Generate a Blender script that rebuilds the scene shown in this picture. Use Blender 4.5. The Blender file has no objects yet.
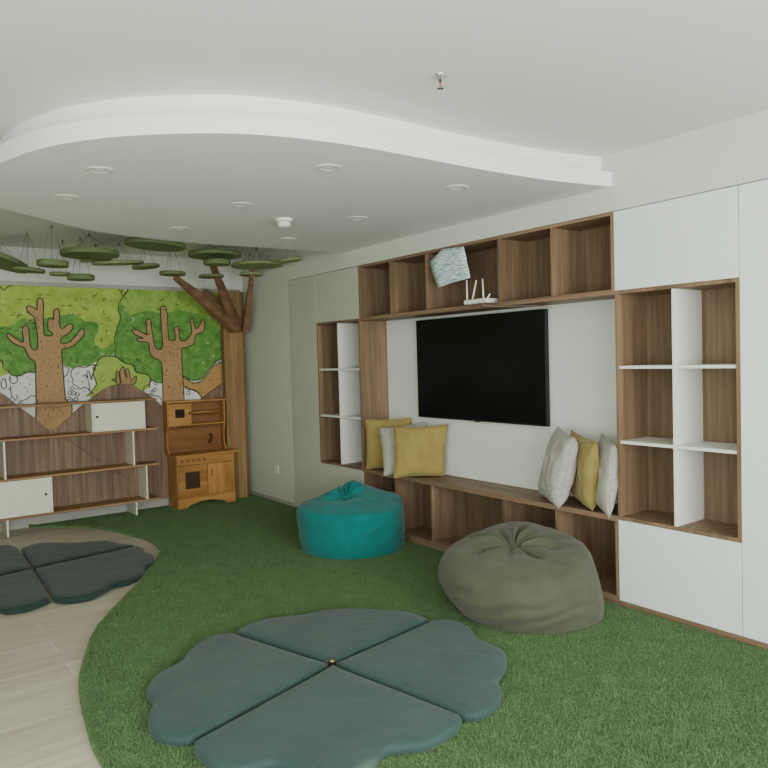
import bpy, bmesh, math, random, json
import numpy as np
from mathutils import Vector, Matrix, noise
from mathutils.geometry import tessellate_polygon, delaunay_2d_cdt
random.seed(7)
COL = bpy.context.scene.collection

# ------------------------------------------------------------------ materials
def srgb(r, g, b):
    f = lambda c: (c/255/12.92) if c/255 <= .04045 else ((c/255+.055)/1.055)**2.4
    return (f(r), f(g), f(b), 1)

def new_mat(name):
    m = bpy.data.materials.new(name); m.use_nodes = True
    nt = m.node_tree; bs = nt.nodes['Principled BSDF']
    return m, nt, bs

def coords(nt, scale=(1, 1, 1), rot=(0, 0, 0)):
    tc = nt.nodes.new('ShaderNodeTexCoord'); mp = nt.nodes.new('ShaderNodeMapping')
    mp.inputs['Scale'].default_value = scale; mp.inputs['Rotation'].default_value = rot
    nt.links.new(tc.outputs['Object'], mp.inputs['Vector'])
    return mp.outputs['Vector']

def noise_tex(nt, vec, scale, detail=4, rough=.6, dist=0):
    n = nt.nodes.new('ShaderNodeTexNoise'); n.inputs['Scale'].default_value = scale
    n.inputs['Detail'].default_value = detail; n.inputs['Roughness'].default_value = rough
    n.inputs['Distortion'].default_value = dist
    nt.links.new(vec, n.inputs['Vector']); return n.outputs['Fac']

def ramp(nt, fac, stops):
    r = nt.nodes.new('ShaderNodeValToRGB'); e = r.color_ramp.elements
    e[0].position, e[0].color = stops[0]; e[1].position, e[1].color = stops[-1]
    for p, c in stops[1:-1]:
        k = e.new(p); k.color = c
    nt.links.new(fac, r.inputs['Fac']); return r.outputs['Color']

def bump(nt, bs, h, strength, dist=.01):
    b = nt.nodes.new('ShaderNodeBump'); b.inputs['Strength'].default_value = strength
    b.inputs['Distance'].default_value = dist
    nt.links.new(h, b.inputs['Height']); nt.links.new(b.outputs['Normal'], bs.inputs['Normal'])

def mixrgb(nt, fac, a, b, mode='MIX'):
    m = nt.nodes.new('ShaderNodeMix'); m.data_type = 'RGBA'; m.blend_type = mode
    for sock, v in ((m.inputs['Factor'], fac), (m.inputs['A'], a), (m.inputs['B'], b)):
        pass
    fa, A, B = m.inputs[0], m.inputs[6], m.inputs[7]
    for s, v in ((fa, fac), (A, a), (B, b)):
        if isinstance(v, (int, float, tuple)): s.default_value = v
        else: nt.links.new(v, s)
    return m.outputs[2]

def plain(name, c, rough=.6, metal=0, var=.06, nscale=6, bstr=0, bscale=80):
    m, nt, bs = new_mat(name); v = coords(nt)
    f = noise_tex(nt, v, nscale, 3)
    lo = tuple(x*(1-var) for x in c[:3])+(1,); hi = tuple(min(1, x*(1+var)) for x in c[:3])+(1,)
    nt.links.new(ramp(nt, f, [(.3, lo), (.7, hi)]), bs.inputs['Base Color'])
    bs.inputs['Roughness'].default_value = rough; bs.inputs['Metallic'].default_value = metal
    if bstr: bump(nt, bs, noise_tex(nt, v, bscale, 3), bstr, .004)
    return m

def wood(name, dark, mid, light, axis='z', freq=28, rough=.5, spec=.3):
    m, nt, bs = new_mat(name)
    lo = 1.1
    sc = {'z': (freq, freq, lo), 'y': (freq, lo, freq), 'x': (lo, freq, freq)}[axis]
    v = coords(nt, sc)
    f = noise_tex(nt, v, 1.0, 6, .62, .25)
    sc2 = tuple(s*.22 if s != lo else lo*.5 for s in sc)
    g = noise_tex(nt, coords(nt, sc2), 1.0, 2)
    c1 = ramp(nt, f, [(.28, dark), (.5, mid), (.72, light)])
    c2 = ramp(nt, g, [(.3, (.72, .70, .68, 1)), (.7, (1.12, 1.1, 1.08, 1))])
    nt.links.new(mixrgb(nt, 1.0, c1, c2, 'MULTIPLY'), bs.inputs['Base Color'])
    bs.inputs['Roughness'].default_value = rough
    bs.inputs['Specular IOR Level'].default_value = spec
    bump(nt, bs, f, .08, .003)
    return m

def fabric(name, c, c2, weave=350, rough=.9, sheen=.15, bstr=.25, blotch=7):
    m, nt, bs = new_mat(name); v = coords(nt)
    f = noise_tex(nt, v, weave, 2, .7); g = noise_tex(nt, v, blotch, 3)
    a = ramp(nt, g, [(.3, c), (.7, c2)])
    b = ramp(nt, f, [(.3, (.8, .8, .8, 1)), (.7, (1.12, 1.12, 1.12, 1))])
    nt.links.new(mixrgb(nt, 1.0, a, b, 'MULTIPLY'), bs.inputs['Base Color'])
    bs.inputs['Roughness'].default_value = rough; bs.inputs['Sheen Weight'].default_value = sheen
    bs.inputs['Specular IOR Level'].default_value = .2
    bump(nt, bs, mixrgb(nt, .25, ramp(nt, noise_tex(nt, v, 18, 4), [(0, (0,0,0,1)), (1, (1,1,1,1))]), ramp(nt, f, [(0, (0,0,0,1)), (1, (1,1,1,1))])), bstr, .012)
    return m

M = {}
M['wall'] = plain('wall_paint', srgb(206, 210, 196), .85, var=.012, nscale=2, bstr=.05, bscale=120)
M['nichewall'] = plain('niche_paint', srgb(226, 228, 220), .8, var=.012, nscale=2)
M['wallback'] = plain('back_wall_paint', srgb(214, 214, 204), .85, var=.012, nscale=2)
M['ceil'] = plain('ceiling_paint', srgb(226, 228, 222), .9, var=.01, nscale=1.5)
M['lowceil'] = plain('lowered_ceiling_paint', srgb(232, 234, 230), .9, var=.008, nscale=1.5)
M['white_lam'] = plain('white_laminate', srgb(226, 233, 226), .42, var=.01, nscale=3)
M['shaded_lam'] = plain('shaded_white_laminate', srgb(190, 194, 178), .45, var=.01, nscale=3)  # darker copy of the white laminate; weaker far-end light put into its colour
M['cream'] = plain('cream_laminate', srgb(228, 227, 206), .45, var=.01)
M['lampglass'] = plain('frosted_lamp', srgb(236, 236, 230), .15)
M['white_board'] = plain('white_board', srgb(226, 228, 220), .45, var=.01)
M['walnut'] = wood('walnut_laminate', srgb(108, 86, 67), srgb(131, 107, 85), srgb(153, 128, 104), 'z')
M['walnut_y'] = wood('walnut_laminate_along', srgb(106, 85, 66), srgb(131, 107, 86), srgb(154, 130, 107), 'y')
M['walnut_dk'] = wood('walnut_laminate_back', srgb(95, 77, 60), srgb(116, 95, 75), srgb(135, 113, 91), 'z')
M['panel'] = wood('grey_brown_laminate', srgb(102, 81, 65), srgb(134, 109, 89), srgb(160, 134, 112), 'z', 40, .55)
M['oak_edge'] = wood('oak_shelf', srgb(136, 101, 66), srgb(166, 128, 88), srgb(189, 153, 112), 'x')
M['pine'] = wood('honey_pine', srgb(140, 94, 46), srgb(178, 128, 68), srgb(204, 156, 94), 'x', 16, .4, .4)
M['pine_z'] = wood('honey_pine_upright', srgb(134, 88, 44), srgb(176, 126, 67), srgb(202, 154, 92), 'z', 16, .4, .4)
M['pine_dk'] = wood('pine_back_board', srgb(112, 72, 38), srgb(143, 97, 55), srgb(163, 115, 70), 'x', 12, .5)
M['brown'] = plain('dark_brown_wood', srgb(70, 40, 22), .5)
M['trunk'] = wood('bark_brown_laminate', srgb(128, 99, 64), srgb(152, 120, 80), srgb(172, 140, 98), 'z', 30)
M['branch'] = wood('red_brown_laminate', srgb(104, 77, 58), srgb(132, 100, 76), srgb(152, 120, 94), 'x', 16)
M['black'] = plain('black_plastic', srgb(20, 20, 20), .4)
M['base_grey'] = plain('grey_skirting', srgb(165, 165, 155), .6)
M['disc'] = plain('moss_green_board', srgb(104, 118, 76), .7, var=.08)
M['disc_pale'] = plain('pale_moss_green_board', srgb(132, 142, 98), .7, var=.08)
M['string'] = plain('dark_cord', srgb(78, 80, 70), .8)
M['greycable'] = plain('grey_cable', srgb(150, 142, 128), .6)
M['metal'] = plain('chrome', srgb(200, 200, 200), .2, 1)
M['brass'] = plain('brass', srgb(190, 160, 100), .35, 1)
M['teal'] = fabric('teal_canvas', srgb(0, 106, 103), srgb(2, 121, 117), bstr=.3)
M['olive'] = fabric('olive_canvas', srgb(74, 77, 60), srgb(84, 87, 68), bstr=.3)
M['mat'] = fabric('dark_teal_leatherette', srgb(44, 68, 66), srgb(52, 77, 74), weave=500, rough=.62, bstr=.22, blotch=4)
M['mat2'] = fabric('deep_green_leatherette', srgb(29, 48, 44), srgb(35, 55, 50), weave=500, rough=.7, bstr=.22, blotch=4)
def pale_patch_mat():  # mat leatherette with a lighter oval blended into the base colour
    m = M['mat'].copy(); m.name = 'pale_patch_teal_leatherette'; nt = m.node_tree; bs = nt.nodes['Principled BSDF']
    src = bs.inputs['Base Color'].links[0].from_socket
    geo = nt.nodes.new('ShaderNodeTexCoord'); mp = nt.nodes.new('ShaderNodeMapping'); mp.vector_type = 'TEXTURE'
    mp.inputs['Location'].default_value = PALE_PATCH[0]; mp.inputs['Scale'].default_value = PALE_PATCH[1]; mp.inputs['Rotation'].default_value = (0, 0, -.55)
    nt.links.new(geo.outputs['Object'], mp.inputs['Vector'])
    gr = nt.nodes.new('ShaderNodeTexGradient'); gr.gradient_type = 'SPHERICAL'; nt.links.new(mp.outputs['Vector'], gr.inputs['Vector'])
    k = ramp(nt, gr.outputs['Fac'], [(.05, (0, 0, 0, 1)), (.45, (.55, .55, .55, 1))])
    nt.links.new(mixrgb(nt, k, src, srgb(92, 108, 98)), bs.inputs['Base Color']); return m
PALE_PATCH = ((.08, -.27, .04), (.17, .10, .3))
M['mat_pale_patch'] = pale_patch_mat()
M['mustard'] = fabric('mustard_linen', srgb(148, 129, 72), srgb(166, 147, 86), weave=260)
M['greyfab'] = fabric('light_grey_linen', srgb(160, 156, 146), srgb(186, 183, 173), weave=220, bstr=.35, blotch=40)
M['plastic'] = plain('white_plastic', srgb(228, 226, 218), .35)

def tv_mat():
    m, nt, bs = new_mat('tv_glass'); v = coords(nt)
    nt.links.new(ramp(nt, noise_tex(nt, v, 2, 2), [(.3, (.002, .002, .0025, 1)), (.7, (.004, .004, .005, 1))]), bs.inputs['Base Color'])
    bs.inputs['Roughness'].default_value = .22; bs.inputs['Specular IOR Level'].default_value = .25
    return m
M['tv'] = tv_mat()

def floor_mat():
    m, nt, bs = new_mat('pale_wood_planks'); v = coords(nt)
    br = nt.nodes.new('ShaderNodeTexBrick'); nt.links.new(v, br.inputs['Vector'])
    br.inputs['Scale'].default_value = 1; br.inputs['Brick Width'].default_value = 1.2
    br.inputs['Row Height'].default_value = .19; br.inputs['Mortar Size'].default_value = .0022
    br.inputs['Mortar Smooth'].default_value = .3; br.offset = .37
    br.inputs['Color1'].default_value = srgb(184, 174, 156); br.inputs['Color2'].default_value = srgb(202, 193, 176)
    br.inputs['Mortar'].default_value = srgb(224, 219, 206)
    g = noise_tex(nt, coords(nt, (1.5, 26, 1)), 1, 6, .65, .3)
    c = ramp(nt, g, [(.3, (.76, .74, .71, 1)), (.5, (.96, .95, .94, 1)), (.75, (1.15, 1.15, 1.15, 1))])
    nt.links.new(mixrgb(nt, 1.0, br.outputs['Color'], c, 'MULTIPLY'), bs.inputs['Base Color'])
    bs.inputs['Roughness'].default_value = .5
    bump(nt, bs, g, .06, .002); return m
M['floor'] = floor_mat()

def grass_mat(name, k=1.0):
    m, nt, bs = new_mat(name); v = coords(nt)
    f = noise_tex(nt, v, 190, 3, .75); g = noise_tex(nt, v, 9, 4, .6)
    a = ramp(nt, f, [(.3, srgb(56*k, 84*k, 46*k)), (.5, srgb(100*k, 130*k, 84*k)), (.72, srgb(160*k, 186*k, 142*k))])
    b = ramp(nt, g, [(.3, (.86, .86, .84, 1)), (.7, (1.08, 1.08, 1.06, 1))])
    nt.links.new(mixrgb(nt, 1.0, a, b, 'MULTIPLY'), bs.inputs['Base Color'])
    bs.inputs['Roughness'].default_value = .8; bs.inputs['Specular IOR Level'].default_value = .15
    bump(nt, bs, f, .8, .01); return m
M['turf'] = grass_mat('green_turf')
M['blade'] = grass_mat('turf_blades', 1.03)

def sheet_mat():
    m, nt, bs = new_mat('printed_plastic_sheet'); v = coords(nt, (1, 1, 1), (math.radians(-9), 0, 0))
    n = noise_tex(nt, coords(nt, (1, 16, 95)), 1, 2, .6)
    g = noise_tex(nt, v, 9, 2)
    a = ramp(nt, n, [(.40, srgb(84, 156, 162)), (.50, srgb(170, 200, 202)), (.56, srgb(232, 234, 232))])
    b = ramp(nt, g, [(.35, srgb(185, 210, 210)), (.6, srgb(232, 234, 232))])
    nt.links.new(mixrgb(nt, .3, a, b), bs.inputs['Base Color'])
    bs.inputs['Roughness'].default_value = .35; return m
M['sheet'] = sheet_mat()

def paint(name, a, b, scale=9, speck=None):
    m, nt, bs = new_mat(name); v = coords(nt)
    c = ramp(nt, noise_tex(nt, v, scale, 5, .65), [(.32, a), (.68, b)])
    if speck:
        f = noise_tex(nt, coords(nt, (1, 1, .45)), 70, 1, .5)
        k = ramp(nt, f, [(.66, (0, 0, 0, 1)), (.70, (1, 1, 1, 1))])
        c = mixrgb(nt, k, c, speck)
    nt.links.new(c, bs.inputs['Base Color']); bs.inputs['Roughness'].default_value = .7
    return m
M['m_white'] = paint('mural_white', srgb(222, 220, 210), srgb(236, 235, 226), 9)
M['m_lime'] = paint('mural_lime', srgb(140, 166, 48), srgb(184, 202, 92), 7)
M['m_lime2'] = paint('mural_light_green', srgb(114, 156, 54), srgb(162, 192, 90), 9)
M['m_green'] = paint('mural_green', srgb(66, 126, 42), srgb(116, 166, 72), 12)
M['m_tan'] = paint('mural_tan', srgb(164, 128, 86), srgb(182, 146, 98), 4, srgb(105, 75, 45))
M['m_gold'] = paint('mural_ochre', srgb(172, 132, 74), srgb(192, 152, 92), 6, srgb(120, 84, 44))
M['m_line'] = paint('mural_ink', srgb(42, 50, 30), srgb(55, 58, 36), 9)
M['m_olive'] = paint('mural_bush', srgb(146, 174, 66), srgb(170, 194, 92), 9)

# ------------------------------------------------------------------ builders
def tag(o, label=None, cat=None, group=None, kind=None):
    if label: o['label'] = label
    if cat: o['category'] = cat
    if group: o['group'] = group
    if kind: o['kind'] = kind
    return o

def thing(name, label, cat, loc=(0, 0, 0), group=None):
    o = bpy.data.objects.new(name, None); COL.objects.link(o); o.location = loc
    o.empty_display_size = .05
    return tag(o, label, cat, group)

def wloc(o):
    v = Vector((0, 0, 0))
    while o is not None:
        v += o.location; o = o.parent
    return v

def build(name, bm, mats, parent=None, smooth=False, bevel=0, origin=None):
    """bm holds WORLD coordinates; the mesh is stored relative to parent (or origin)."""
    off = wloc(parent) if parent is not None else Vector(origin or (0, 0, 0))
    bmesh.ops.translate(bm, verts=bm.verts, vec=-off)
    bmesh.ops.recalc_face_normals(bm, faces=bm.faces)
    me = bpy.data.meshes.new(name); bm.to_mesh(me); bm.free()
    if not isinstance(mats, (list, tuple)): mats = [mats]
    for m in mats: me.materials.append(m)
    if smooth:
        for p in me.polygons: p.use_smooth = True
    o = bpy.data.objects.new(name, me); COL.objects.link(o)
    if parent is not None: o.parent = parent
    else: o.location = off
    if bevel:
        b = o.modifiers.new('Bevel', 'BEVEL'); b.width = bevel; b.segments = 2
        b.limit_method = 'ANGLE'; b.angle_limit = .6
    return o

def bm_new(): return bmesh.new()

def abox(bm, x0, x1, y0, y1, z0, z1):
    vs = [bm.verts.new((x, y, z)) for x in (x0, x1) for y in (y0, y1) for z in (z0, z1)]
    for f in ((0, 1, 3, 2), (4, 6, 7, 5), (0, 4, 5, 1), (2, 3, 7, 6), (0, 2, 6, 4), (1, 5, 7, 3)):
        bm.faces.new([vs[i] for i in f])
    return bm

def box(name, parent, mat, x0, x1, y0, y1, z0, z1, bevel=.0012):
    return build(name, abox(bm_new(), x0, x1, y0, y1, z0, z1), mat, parent, bevel=bevel)

def struct(name, bm, mat, bevel=0):
    o = build(name, bm, mat, bevel=bevel); o['kind'] = 'structure'; return o

def cyl(bm, p0, p1, r0, r1=None, seg=16, caps=True):
    r1 = r0 if r1 is None else r1
    p0, p1 = Vector(p0), Vector(p1); d = (p1-p0).normalized()
    a = d.orthogonal().normalized(); b = d.cross(a)
    A = []; B = []
    for i in range(seg):
        t = 2*math.pi*i/seg; w = a*math.cos(t)+b*math.sin(t)
        A.append(bm.verts.new(p0+w*r0)); B.append(bm.verts.new(p1+w*r1))
    for i in range(seg):
        j = (i+1) % seg; bm.faces.new((A[i], A[j], B[j], B[i]))
    if caps: bm.faces.new(A[::-1]); bm.faces.new(B)
    return bm

def tube(bm, pts, r, seg=6):
    pts = [Vector(p) for p in pts]; rings = []
    for i, p in enumerate(pts):
        d = (pts[min(i+1, len(pts)-1)]-pts[max(i-1, 0)]).normalized()
        a = d.cross(Vector((0.31, .2, 1))).normalized(); b = d.cross(a)
        rings.append([bm.verts.new(p+(a*math.cos(2*math.pi*k/seg)+b*math.sin(2*math.pi*k/seg))*r) for k in range(seg)])
    for R0, R1 in zip(rings, rings[1:]):
        for k in range(seg):
            bm.faces.new((R0[k], R0[(k+1) % seg], R1[(k+1) % seg], R1[k]))
    bm.faces.new(rings[0][::-1]); bm.faces.new(rings[-1])
    return bm

def lathe(bm, c, prof, seg=40, tilt=None):
    rings = []
    mt = tilt or Matrix.Identity(3)
    for r, z in prof:
        if r < 1e-6: rings.append([bm.verts.new(Vector(c)+mt @ Vector((0, 0, z)))])
        else: rings.append([bm.verts.new(Vector(c)+mt @ Vector((r*math.cos(2*math.pi*k/seg), r*math.sin(2*math.pi*k/seg), z))) for k in range(seg)])
    for a, b in zip(rings, rings[1:]):
        for k in range(seg):
            j = (k+1) % seg
            if len(a) == 1: bm.faces.new((a[0], b[j], b[k]))
            elif len(b) == 1: bm.faces.new((a[k], a[j], b[0]))
            else: bm.faces.new((a[k], a[j], b[j], b[k]))
    return bm

def smooth_closed(pts, n=8, closed=True):
    out = []; N = len(pts); rng = range(N) if closed else range(N-1)
    g = lambda i: Vector(pts[i % N]) if closed else Vector(pts[max(0, min(N-1, i))])
    for i in rng:
        p0, p1, p2, p3 = g(i-1), g(i), g(i+1), g(i+2)
        for k in range(n):
            t = k/n
            out.append(.5*((2*p1)+(-p0+p2)*t+(2*p0-5*p1+4*p2-p3)*t*t+(-p0+3*p1-3*p2+p3)*t**3))
    if not closed: out.append(Vector(pts[-1]))
    return out

def extrude_poly(bm, pts, axis, a, b):
    """closed 2-D outline -> slab between a and b on the axis ('x': pts are (y,z); 'y': (x,z); 'z': (x,y))"""
    mk = {'x': lambda p, t: (t, p[0], p[1]), 'y': lambda p, t: (p[0], t, p[1]), 'z': lambda p, t: (p[0], p[1], t)}[axis]
    A = [bm.verts.new(mk(p, a)) for p in pts]; B = [bm.verts.new(mk(p, b)) for p in pts]
    n = len(pts)
    for i in range(n): bm.faces.new((A[i], A[(i+1) % n], B[(i+1) % n], B[i]))
    for t in tessellate_polygon([[Vector((p[0], p[1], 0)) for p in pts]]):
        bm.faces.new([A[i] for i in t][::-1]); bm.faces.new([B[i] for i in t])
    return bm
MURAL = '''{"S":{"t1":[[-2.262,1.05],[-2.252,1.219],[-2.248,1.433],[-2.244,1.602],[-2.291,1.647],[-2.316,1.701],[-2.335,1.75],[-2.39,1.772],[-2.451,1.816],[-2.483,1.869],[-2.471,1.891],[-2.441,1.868],[-2.395,1.833],[-2.349,1.803],[-2.339,1.833],[-2.347,1.93],[-2.326,1.961],[-2.299,1.956],[-2.288,1.912],[-2.287,1.833],[-2.271,1.744],[-2.222,1.735],[-2.214,1.859],[-2.225,1.983],[-2.234,2.045],[-2.281,2.089],[-2.303,2.132],[-2.278,2.156],[-2.231,2.134],[-2.206,2.125],[-2.204,2.196],[-2.191,2.229],[-2.161,2.229],[-2.15,2.18],[-2.156,2.037],[-2.154,1.894],[-2.143,1.868],[-2.085,1.867],[-2.081,1.894],[-2.116,1.93],[-2.112,2.02],[-2.095,2.038],[-2.062,2.029],[-2.055,2.11],[-2.032,2.132],[-2.008,2.111],[-2.006,1.949],[-1.964,1.949],[-1.928,1.982],[-1.894,1.976],[-1.887,1.94],[-1.932,1.885],[-1.993,1.849],[-2.004,1.795],[-1.945,1.794],[-1.874,1.849],[-1.819,1.922],[-1.792,1.935],[-1.776,1.903],[-1.804,1.848],[-1.877,1.775],[-1.947,1.74],[-1.99,1.731],[-2.0,1.677],[-1.992,1.459],[-1.981,1.24],[-1.927,1.173],[-1.932,1.054],[-1.939,0.871],[-2.265,0.899]],"t2":[[-1.005,0.969],[-0.998,1.152],[-0.995,1.371],[-1.0,1.572],[-1.072,1.62],[-1.116,1.666],[-1.127,1.756],[-1.138,1.792],[-1.227,1.802],[-1.253,1.82],[-1.244,1.833],[-1.181,1.838],[-1.269,1.874],[-1.302,1.918],[-1.284,1.936],[-1.24,1.922],[-1.153,1.874],[-1.144,1.883],[-1.147,2.017],[-1.129,2.036],[-1.102,2.027],[-1.088,1.919],[-1.072,1.774],[-1.05,1.728],[-1.004,1.718],[-0.98,1.755],[-0.985,1.973],[-0.987,2.155],[-0.958,2.178],[-0.927,2.171],[-0.916,2.065],[-0.914,1.882],[-0.904,1.818],[-0.851,1.812],[-0.835,1.836],[-0.841,1.937],[-0.817,1.96],[-0.793,1.947],[-0.79,1.836],[-0.766,1.808],[-0.718,1.807],[-0.667,1.863],[-0.646,1.919],[-0.661,2.031],[-0.641,2.05],[-0.622,2.041],[-0.606,1.947],[-0.576,1.947],[-0.545,1.995],[-0.534,2.032],[-0.504,2.036],[-0.495,1.995],[-0.509,1.91],[-0.599,1.872],[-0.622,1.788],[-0.682,1.742],[-0.759,1.724],[-0.77,1.697],[-0.77,1.455],[-0.762,1.157],[-0.77,0.952]],"f1":[[-2.646,1.898],[-2.538,1.957],[-2.468,1.953],[-2.394,1.988],[-2.338,2.038],[-2.237,2.029],[-2.115,2.041],[-1.979,2.073],[-1.881,2.085],[-1.813,2.061],[-1.765,2.013],[-1.684,2.012],[-1.628,1.982],[-1.635,1.908],[-1.681,1.823],[-1.67,1.759],[-1.613,1.731],[-1.55,1.751],[-1.481,1.8],[-1.477,1.703],[-1.512,1.665],[-1.597,1.623],[-1.659,1.608],[-1.701,1.579],[-1.743,1.555],[-1.843,1.555],[-1.903,1.538],[-1.961,1.565],[-1.999,1.587],[-2.236,1.593],[-2.249,1.508],[-2.323,1.511],[-2.379,1.48],[-2.451,1.489],[-2.485,1.536],[-2.52,1.551],[-2.536,1.601],[-2.552,1.637],[-2.655,1.663]],"f2":[[-1.423,2.2],[-1.43,2.135],[-1.408,2.049],[-1.448,1.94],[-1.48,1.832],[-1.467,1.746],[-1.487,1.671],[-1.436,1.619],[-1.351,1.567],[-1.282,1.544],[-1.267,1.481],[-1.214,1.456],[-1.151,1.45],[-1.108,1.394],[-1.0,1.353],[-0.752,1.413],[-0.696,1.381],[-0.638,1.366],[-0.579,1.369],[-0.518,1.393],[-0.455,1.482],[-0.35,1.575],[-0.245,1.64],[-0.237,1.862],[-0.376,1.977],[-0.492,2.089],[-0.648,2.125],[-0.801,2.14],[-0.934,2.102],[-1.134,2.134],[-1.314,2.078],[-1.362,2.183]],"f2up":[[-1.314,2.366],[-1.371,2.277],[-1.417,2.2],[-1.43,2.135],[-1.408,2.049],[-1.391,2.095],[-1.261,2.07],[-1.116,2.117],[-0.934,2.083],[-0.801,2.122],[-0.648,2.106],[-0.492,2.07],[-0.376,1.958],[-0.238,1.843],[-0.217,2.382],[-0.203,2.363]],"hill":[[-0.753,1.402],[-0.639,1.338],[-0.519,1.371],[-0.435,1.482],[-0.331,1.555],[-0.24,1.505],[-0.246,1.341],[-0.444,1.234],[-0.537,1.163],[-0.604,1.233],[-0.756,1.315]],"bush":[[-1.77,1.253],[-1.678,1.361],[-1.695,1.433],[-1.702,1.495],[-1.659,1.596],[-1.608,1.646],[-1.538,1.655],[-1.467,1.643],[-1.388,1.579],[-1.306,1.555],[-1.268,1.48],[-1.174,1.456],[-1.122,1.411],[-1.137,1.305],[-1.202,1.276],[-1.33,1.23],[-1.424,1.193],[-1.616,1.183]],"hand":[[-1.472,1.364],[-1.477,1.461],[-1.467,1.496],[-1.45,1.478],[-1.445,1.39],[-1.432,1.38],[-1.442,1.478],[-1.422,1.53],[-1.396,1.529],[-1.388,1.441],[-1.371,1.431],[-1.381,1.493],[-1.357,1.519],[-1.342,1.457],[-1.332,1.394],[-1.286,1.437],[-1.273,1.422],[-1.307,1.348]],"peach":[[-2.589,1.481],[-2.559,1.471],[-2.464,1.511],[-2.523,1.583],[-2.552,1.636],[-2.613,1.637]]},"L":{"div":[[-1.314,2.366],[-1.371,2.277],[-1.417,2.2],[-1.43,2.135],[-1.408,2.049],[-1.448,1.94],[-1.48,1.832],[-1.467,1.746],[-1.487,1.671]],"twig":[[-1.421,2.362],[-1.391,2.32],[-1.367,2.284],[-1.31,2.36]],"twig2":[[-1.385,2.314],[-1.375,2.353]],"tl":[[-2.556,2.389],[-2.523,2.341],[-2.489,2.303],[-2.461,2.33],[-2.415,2.352],[-2.325,2.363]],"cact":[[-1.803,1.452],[-1.784,1.47],[-1.759,1.432],[-1.766,1.497],[-1.748,1.506],[-1.732,1.449],[-1.725,1.412],[-1.714,1.467],[-1.699,1.485]],"cact2":[[-1.751,1.413],[-1.739,1.282],[-1.703,1.281]],"cloud":[[-1.904,1.529],[-1.92,1.475],[-1.9,1.419],[-1.906,1.383],[-1.859,1.353],[-1.843,1.325],[-1.789,1.341],[-1.738,1.301]],"cloud2":[[-1.904,1.529],[-1.851,1.555],[-1.781,1.544],[-1.709,1.569],[-1.647,1.558]],"leafd":[[-1.692,1.569],[-1.707,1.541],[-1.694,1.508],[-1.679,1.537],[-1.692,1.569]],"l1":[[-2.544,1.445],[-2.549,1.393],[-2.525,1.357],[-2.503,1.391],[-2.513,1.461]],"l2":[[-2.469,1.389],[-2.464,1.302],[-2.435,1.256],[-2.41,1.281],[-2.428,1.3]],"l3":[[-2.465,1.485],[-2.474,1.442],[-2.444,1.406],[-2.403,1.439],[-2.417,1.483]],"l4":[[-2.413,1.208],[-2.364,1.243],[-2.331,1.25],[-2.298,1.281],[-2.249,1.273]],"l5":[[-1.988,1.568],[-1.941,1.539],[-1.954,1.476],[-1.984,1.459]],"l6":[[-1.958,1.239],[-1.941,1.256],[-1.916,1.227],[-1.908,1.199]],"l7":[[-1.109,1.385],[-1.138,1.341],[-1.183,1.325],[-1.195,1.271],[-1.133,1.232],[-1.042,1.209],[-1.007,1.17]],"l8":[[-0.747,1.296],[-0.7,1.266],[-0.642,1.263],[-0.584,1.222],[-0.557,1.164]],"l9":[[-2.583,1.636],[-2.529,1.635],[-2.524,1.565],[-2.479,1.521],[-2.464,1.503]]},"circ":[[-1.915,1.337],[-1.905,1.287],[-1.867,1.274],[-1.939,1.293],[-1.885,1.225],[-1.951,1.211],[-1.073,1.356],[-1.085,1.284],[-1.114,1.258],[-0.711,1.229],[-0.32,1.574]],"wood":[[-2.564,1.329],[-2.392,1.17],[-2.258,1.054],[-2.113,0.94],[-1.852,1.146],[-1.735,1.234],[-1.611,1.313],[-1.53,1.349],[-1.417,1.362],[-1.325,1.345],[-1.226,1.284],[-1.098,1.187],[-0.983,1.07],[-0.844,0.941],[-0.703,1.052],[-0.572,1.156],[-0.439,1.239],[-0.241,1.355]],"top":[[-2.522,2.347],[-1.991,2.348],[-1.409,2.349],[-0.767,2.35],[-0.203,2.363]]}'''
# ------------------------------------------------------------------ the room
WX, BY, CZ = -5.6, 7.69, 2.725       # left wall, far wall, ceiling height
RY = -2.4                            # wall behind the camera
TOP = 2.387
struct('floor', abox(bm_new(), WX-.1, .75, RY-.1, BY+.1, -.1, 0), M['floor'])
struct('ceiling', abox(bm_new(), WX-.1, .75, RY-.1, BY+.1, CZ, CZ+.1), M['ceil'])
struct('wall_back', abox(bm_new(), WX-.1, .75, BY, BY+.1, 0, CZ), M['wallback'])
bm = bm_new()
abox(bm, 0, .75, RY, 6.62, TOP+.003, CZ)            # above the cabinets
abox(bm, 0, .75, 6.62, BY, 0, CZ)                   # plain piece by the corner
abox(bm, 0, .75, RY, 1.126, 0, TOP+.003)
struct('wall_right', bm, M['wall'])
struct('wall_niche', abox(bm_new(), .303, .75, 1.126, 6.62, 0, TOP+.003), M['nichewall'])   # behind the cabinets
bm = bm_new()                                        # glazed side behind the camera
abox(bm, WX, 0, RY-.1, RY, 0, .35); abox(bm, WX, 0, RY-.1, RY, 2.5, CZ)
abox(bm, WX, WX+.35, RY-.1, RY, .35, 2.5); abox(bm, -.35, 0, RY-.1, RY, .35, 2.5)
struct('wall_front', bm, M['wall'])
bm = bm_new()
abox(bm, WX-.1, WX, RY, BY, 0, .3); abox(bm, WX-.1, WX, RY, BY, 2.5, CZ)
abox(bm, WX-.1, WX, 1.6, BY, .3, 2.5); abox(bm, WX-.1, WX, RY, RY+.4, .3, 2.5)
struct('wall_left', bm, M['wall'])
bm = bm_new()
for x in (WX+.35, -3.9, -2.1, -.35-.06): abox(bm, x, x+.06, RY-.07, RY-.02, .35, 2.5)
abox(bm, WX+.35, -.35, RY-.07, RY-.02, .35, .41); abox(bm, WX+.35, -.35, RY-.07, RY-.02, 2.44, 2.5)
struct('window_1', bm, M['white_board'])
bm = bm_new()
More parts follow.
